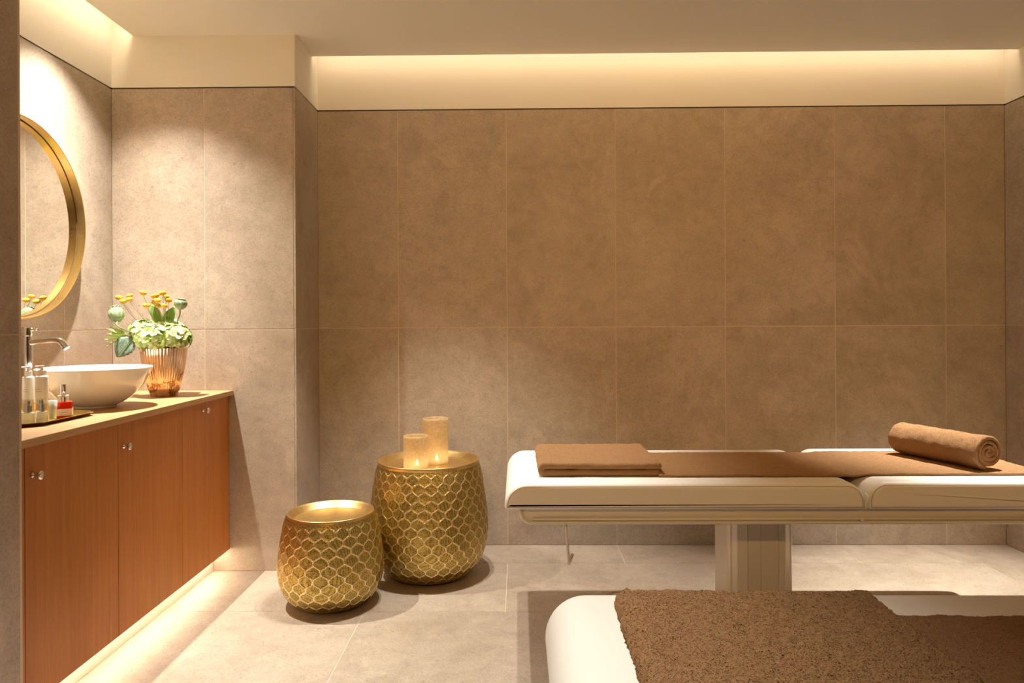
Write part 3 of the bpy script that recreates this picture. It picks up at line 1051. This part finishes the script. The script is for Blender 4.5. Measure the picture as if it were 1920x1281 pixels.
def pod(label, loc, r, h, rx, ry):
    t_ = thing('poppy_pod', label, 'seed pod', loc, 0, 'poppy seed pods')
    pr_ = [(0.18, -0.52), (0.30, -0.48), (0.62, -0.36), (0.90, -0.12), (1.0, 0.10), (0.94, 0.30), (0.74, 0.44), (0.50, 0.50)]
    pp = [(p.x * r, p.y * h) for p in smooth_path([(a, b, 0) for a, b in pr_], 4)]
    o = obj('capsule', lathe(pp, 72, rfun=lambda rr, z, a, i: rr * (1 - 0.055 * abs(math.sin(a * 6)) ** 0.5)), M['pod'], t_, (0, 0, 0), (rx, ry, 0), smooth=True)
    obj('crown', lathe([(0.50 * r, 0.50 * h), (0.66 * r, 0.55 * h), (0.70 * r, 0.59 * h), (0.60 * r, 0.60 * h), (0.1 * r, 0.57 * h)], 48, rfun=lambda rr, z, a, i: rr * (1 + 0.14 * math.cos(a * 10))), M['pod'], o, smooth=True)
    p = Vector(loc)
    d = Matrix.Rotation(rx, 3, 'X')
    dirv = Matrix.Rotation(ry, 3, 'Y') @ (d @ Vector((0, 0, -1)))
    a = dirv * h * 0.5
    obj('stem', tube(smooth_path([tuple(a), tuple(a + dirv * 0.04), tuple(stem_base + Vector((0, 0, 0.12)) + (p - stem_base) * 0.12 - p), tuple(stem_base - p)], 5), [0.0032] * 16, 8), M['stem'], t_, smooth=True)


pod('pale green poppy pod leaning out at the left of the bouquet', (-1.803, 3.125, 1.268), 0.034, 0.068, -0.5, -0.55)
pod('dark green poppy pod standing upright at the right of the bouquet', (-1.540, 3.18, 1.316), 0.0285, 0.046, 0.0, 0.15)


def petal_patch(vs_, fs, c, xa, ya, nz, L, W, cup):
    b = len(vs_)
    prof = [(0.0, 0.25), (0.35, 0.85), (0.75, 1.0), (1.0, 0.55)]
    for s, w in prof:
        zoff = cup * math.sin(s * 2.2) - 0.5 * cup * s
        for q in (-1, 0, 1):
            p = c + xa * (L * s) + ya * (W * w * q * 0.5) + nz * (zoff * L + 0.12 * L * abs(q) * s)
            vs_.append(tuple(p))
    for i in range(3):
        for q in range(2):
            fs.append((b + i * 3 + q, b + i * 3 + q + 1, b + (i + 1) * 3 + q + 1, b + (i + 1) * 3 + q))


def hydrangea(label, c, r, n, flat=0.85):
    t_ = thing('hydrangea', label, 'flower', c, 0, 'hydrangea heads in the vase')
    vs_, fs = [], []
    for i in range(n):
        zf = 1 - 1.75 * (i + 0.5) / n
        a = i * 2.39996
        rad = math.sqrt(max(0, 1 - zf * zf))
        d = Vector((rad * math.cos(a), rad * math.sin(a), zf))
        pos = Vector((d.x * r, d.y * r, d.z * r * flat)) * random.uniform(0.86, 1.05)
        d = (d + Vector((random.uniform(-.35, .35), random.uniform(-.35, .35), random.uniform(-.2, .35)))).normalized()
        ref = Vector((0, 0, 1)) if abs(d.z) < 0.9 else Vector((1, 0, 0))
        u = d.cross(ref).normalized(); w = d.cross(u)
        a0 = random.uniform(0, PI)
        L = random.uniform(0.014, 0.021)
        for q in range(4):
            an = a0 + q * PI / 2
            xa = u * math.cos(an) + w * math.sin(an)
            ya = d.cross(xa)
            petal_patch(vs_, fs, pos, xa, ya, d, L, L * 1.15, random.uniform(0.1, 0.35))
    o = obj('petals', pydata(vs_, fs), M['petal'], t_, smooth=True)
    o['kind'] = 'stuff'
    core = bmesh.new()
    bmesh.ops.create_icosphere(core, subdivisions=2, radius=r * 0.8)
    for q in core.verts:
        q.co.z *= flat
    obj('flower_core', bm_mesh(core), M['leaf'], t_)
    p = Vector(c)
    obj('stem', tube([(0, 0, 0), tuple((stem_base - p) * 0.5), tuple(stem_base - p)], 0.003, 8), M['stem'], t_)


hydrangea('white-green hydrangea head at the front middle of the bouquet', (-1.645, 3.125, 1.165), 0.070, 90)
hydrangea('pale green hydrangea head drooping over the right side of the vase', (-1.552, 3.165, 1.165), 0.062, 75)
hydrangea('pale green hydrangea head behind the left poppy pod', (-1.705, 3.170, 1.195), 0.058, 70)
hydrangea('pale green hydrangea head at the back of the bouquet', (-1.620, 3.245, 1.195), 0.062, 70)


def leaf(label, base, tip, width, m, serr=0.0, curl=0.15, n=14, normal=(0, -1, 0)):
    base, tip = Vector(base), Vector(tip)
    ax = tip - base
    L = ax.length
    ax.normalize()
    nn = Vector(normal)
    side = ax.cross(nn).normalized()
    nn = side.cross(ax).normalized()
    t_ = thing('leaf', label, 'leaf', base)
    vs_, fs = [], []
    for i in range(n + 1):
        s = i / n
        w = width * (math.sin(PI * min(1, s ** 0.8)) ** 0.8) * 0.5 + 0.0006
        if serr and i % 2:
            w *= 1 + serr
        c = ax * (L * s) + nn * (curl * L * (s - s * s))
        for q in (-1, -0.5, 0, 0.5, 1):
            vs_.append(tuple(c + side * (w * q) + nn * (0.18 * w * abs(q))))
    for i in range(n):
        for q in range(4):
            fs.append((i * 5 + q, i * 5 + q + 1, (i + 1) * 5 + q + 1, (i + 1) * 5 + q))
    b = obj('blade', pydata(vs_, fs), m, t_, smooth=True)
    sm = b.modifiers.new('thickness', 'SOLIDIFY'); sm.thickness = 0.0008
    rib = [tuple(ax * (L * s) + nn * (curl * L * (s - s * s) + 0.0006)) for s in (0, 0.25, 0.5, 0.75, 0.97)]
    obj('midrib', tube([tuple(stem_base + Vector((0, 0, 0.1)) - base)] + rib, [0.002, 0.0016, 0.0014, 0.0011, 0.0008, 0.0004], 6), M['stem'], t_)


leaf('dark veined toothed leaf hanging at the left of the vase', (-1.735, 3.13, 1.165), (-1.792, 3.105, 1.080), 0.085, M['veined'], 0.10)
leaf('bright green leaf standing left of centre behind the yellow flowers', (-1.645, 3.225, 1.22), (-1.692, 3.215, 1.318), 0.05, M['leaf'])
leaf('bright green leaf standing right of centre behind the yellow flowers', (-1.63, 3.225, 1.22), (-1.585, 3.215, 1.308), 0.05, M['leaf'])
leaf('small dry leaf sticking out at the right below the hydrangea', (-1.545, 3.14, 1.135), (-1.488, 3.12, 1.118), 0.014, M['stem_dry'])
# spiky bract flower on the left
t_ = thing('bract_flower', 'spiky pale green bract flower at the left edge of the bouquet', 'flower', (-1.765, 3.145, 1.175))
ax = Vector((-0.86, -0.28, 0.10)).normalized()
u = ax.cross(Vector((0, 0, 1))).normalized(); w = ax.cross(u)
for i in range(18):
    an = i * 2.4
    spread = 0.35 + 0.85 * (i / 18)
    d = (ax + (u * math.cos(an) + w * math.sin(an)) * spread).normalized()
    L = 0.075 + 0.025 * random.random()
    vs_, fs = [], []
    sd = d.cross(ax).normalized()
    up_ = sd.cross(d).normalized()
    for s, ww in ((0, 0.003), (0.3, 0.008), (0.65, 0.006), (1.0, 0.0006)):
        c = d * (L * s) + up_ * (0.012 * s * s)
        vs_ += [tuple(c - sd * ww), tuple(c + up_ * 0.0012), tuple(c + sd * ww)]
    for a in range(3):
        for q in range(2):
            fs.append((a * 3 + q, a * 3 + q + 1, (a + 1) * 3 + q + 1, (a + 1) * 3 + q))
    obj('bract', pydata(vs_, fs), M['bract'], t_, smooth=True)
obj('stem', tube([(0, 0, 0), tuple((stem_base + Vector((0, 0, 0.1)) - Vector((-1.765, 3.145, 1.175))) * 0.6), tuple(stem_base - Vector((-1.765, 3.145, 1.175)))], 0.0026, 8), M['stem'], t_)

# ------------------------------------------------------------------ tray with toiletries
tx, ty = -1.685, 2.385
tray = thing('vanity_tray', 'aged brass tray with cut corners at the near end of the worktop', 'tray', (tx, ty, ZW))


def octo(hx, hy, c, z):
    return [(-hx + c, -hy, z), (hx - c, -hy, z), (hx, -hy + c, z), (hx, hy - c, z), (hx - c, hy, z), (-hx + c, hy, z), (-hx, hy - c, z), (-hx, -hy + c, z)]


obj('dish', loft([octo(0.122, 0.160, 0.045, 0.0006), octo(0.146, 0.184, 0.052, 0.0125), octo(0.1465, 0.1845, 0.052, 0.0135), octo(0.1445, 0.1825, 0.052, 0.0138), octo(0.126, 0.164, 0.046, 0.0042)]), M['brass_tray'], tray)
ZTR = ZW + 0.0044
gm = bpy.data.materials.new('thin_clear_glass')
gm.use_nodes = True
nt = gm.node_tree
nt.nodes.remove(nt.nodes['Principled BSDF'])
g1 = nt.nodes.new('ShaderNodeBsdfTransparent'); g1.inputs[0].default_value = (0.97, 0.98, 0.96, 1)
g2 = nt.nodes.new('ShaderNodeBsdfGlossy'); g2.inputs['Roughness'].default_value = 0.03
g3 = nt.nodes.new('ShaderNodeMixShader')
g3.inputs[0].default_value = 0.10
nt.links.new(g1.outputs[0], g3.inputs[1]); nt.links.new(g2.outputs[0], g3.inputs[2])
nt.links.new(g3.outputs[0], nt.nodes['Material Output'].inputs[0])
M['glass_clear'] = gm
M['frost'] = mat('frosted_white_glass', (0.90, 0.87, 0.80), 0.25, **{'Subsurface Weight': 0.0})
M['silver'] = mat('silver_cap', (0.80, 0.79, 0.78), 0.12, 1.0)
M['white_plastic'] = mat('white_plastic', (0.86, 0.82, 0.74), 0.35)
M['amber'] = mat('amber_oil', (0.86, 0.56, 0.18), 0.12)
M['red'] = mat('red_liquid_glass', (0.75, 0.03, 0.01), 0.04, **{'Transmission Weight': 0.25, 'IOR': 1.45})
M['pinkish'] = mat('pale_pink_label', (0.86, 0.62, 0.52), 0.5)
M['print'] = mat('grey_label_print', (0.45, 0.42, 0.38), 0.6)


def print_lines(parent, r, z, widths, ang, dz=0.007):
    for i, w in enumerate(widths):
        pts = [((r + 0.0002) * math.cos(ang + s * w), (r + 0.0002) * math.sin(ang + s * w), z - i * dz) for s in (-1, -0.5, 0, 0.5, 1)]
        obj('printed_line', tube(pts, 0.0006, 4), M['print'], parent)


def pump_bottle(label, x, y, r, h):
    t_ = thing('pump_bottle', label, 'bottle', (x, y, ZTR), math.radians(-20), 'pump bottles on the brass tray')
    b = obj('bottle', lathe([(r * 0.9, 0), (r, 0.002), (r, 0.045), (r, h - 0.008), (r * 0.92, h - 0.002), (r * 0.5, h)], 36), M['white_plastic'], t_, smooth=True)
    obj('liquid_band', lathe([(r + 0.0003, 0.004), (r + 0.0003, 0.046)], 36, False, False), M['amber'], b, smooth=True)
    print_lines(b, r, h * 0.66, (0.5, 0.62), -PI / 2 + 0.3)
    obj('collar', lathe([(r * 0.62, h), (r * 0.62, h + 0.016), (r * 0.55, h + 0.018), (0.002, h + 0.018)], 28), M['white_plastic'], t_)
    p = obj('pump', lathe([(0.0045, h + 0.018), (0.0045, h + 0.028), (0.0085, h + 0.029), (0.0085, h + 0.034), (0.002, h + 0.035)], 20), M['white_plastic'], t_)
    obj('nozzle', tube([(0, 0, h + 0.0315), (-0.026, -0.006, h + 0.031)], 0.0026, 8), M['white_plastic'], p)


pump_bottle('white pump bottle beside the basin, rightmost of the pump bottles', -1.700, 2.478, 0.0205, 0.146)
pump_bottle('white pump bottle in the middle of the three pump bottles', -1.762, 2.496, 0.0185, 0.142)
pump_bottle('white pump bottle half hidden by the wall edge, leftmost of the pump bottles', -1.798, 2.452, 0.0185, 0.142)


def jar(label, x, y, r):
    t_ = thing('cosmetic_jar', label, 'jar', (x, y, ZTR), 0.2, 'silver-capped cosmetic jars')
    b = obj('jar_body', lathe([(r * 0.94, 0), (r, 0.0015), (r, 0.034), (r * 0.96, 0.036), (0.002, 0.036)], 36), M['frost'], t_)
    print_lines(b, r, 0.012, (0.55,), -PI / 2 + 0.2)
    c = obj('cap', lathe([(r * 0.60, 0.0362), (r * 0.60, 0.060), (r * 0.42, 0.062), (r * 0.42, 0.073), (r * 0.38, 0.075), (0.002, 0.075)], 32), M['silver'], t_)
    obj('overcap', lathe([(r * 0.93, 0.0363), (r * 0.93, 0.077), (r * 0.90, 0.079), (0.002, 0.079), (0.002, 0.0775), (r * 0.87, 0.0775), (r * 0.87, 0.0363)], 36, False, False), M['glass_clear'], c)


jar('small frosted jar with silver pump cap by the wall edge', -1.618, 2.288, 0.0190)
jar('small frosted jar with silver pump cap next to the glass votive', -1.592, 2.318, 0.0172)

t_ = thing('glass_votive', 'tapered glass votive with white candle beside the red bottle', 'candle', (-1.572, 2.345, ZTR))
obj('glass', lathe([(0.0115, 0.0), (0.0120, 0.001), (0.0152, 0.078), (0.0145, 0.0785), (0.0138, 0.077), (0.0108, 0.008), (0.002, 0.008)], 32), M['glass_clear'], t_, smooth=True)
obj('wax', lathe([(0.0104, 0.0085), (0.0132, 0.070), (0.002, 0.070)], 28), M['frost'], t_, smooth=True)
obj('wick', tube([(0, 0, 0.070), (0.0003, 0, 0.076)], 0.0006, 6), M['dark_gap'], t_)

t_ = thing('perfume_bottle', 'clear squat bottle with white label and tall silver cap', 'bottle', (-1.648, 2.515, ZTR), 0.5)
obj('glass', box(-0.017, 0.017, -0.012, 0.012, 0, 0.070, 0.002), M['frost'], t_)
obj('cap', lathe([(0.0095, 0.0702), (0.0095, 0.109), (0.0090, 0.110), (0.002, 0.110)], 32), M['silver'], t_)

t_ = thing('serum_bottle', 'square red glass serum bottle with pale label and metal dropper cap', 'bottle', (-1.583, 2.418, ZTR), math.radians(28))
g = obj('glass', box(-0.026, 0.026, -0.022, 0.022, 0, 0.058, 0.0025), M['red'], t_)
l = obj('label', box(-0.0265, 0.0265, -0.0225, 0.0225, 0.010, 0.034, 0.0003), M['pinkish'], t_)
obj('printed_line', tube([(-0.012, -0.0228, 0.022), (0.012, -0.0228, 0.022)], 0.0006, 4), M['print'], l)
c = obj('cap', lathe([(0.0085, 0.0582), (0.0085, 0.073), (0.0075, 0.0745), (0.002, 0.0745)], 28), M['silver'], t_)
obj('dropper_bulb', lathe([(0.0058, 0.0747), (0.0058, 0.084), (0.0045, 0.090), (0.0015, 0.0925)], 24), M['pinkish'], c, smooth=True)
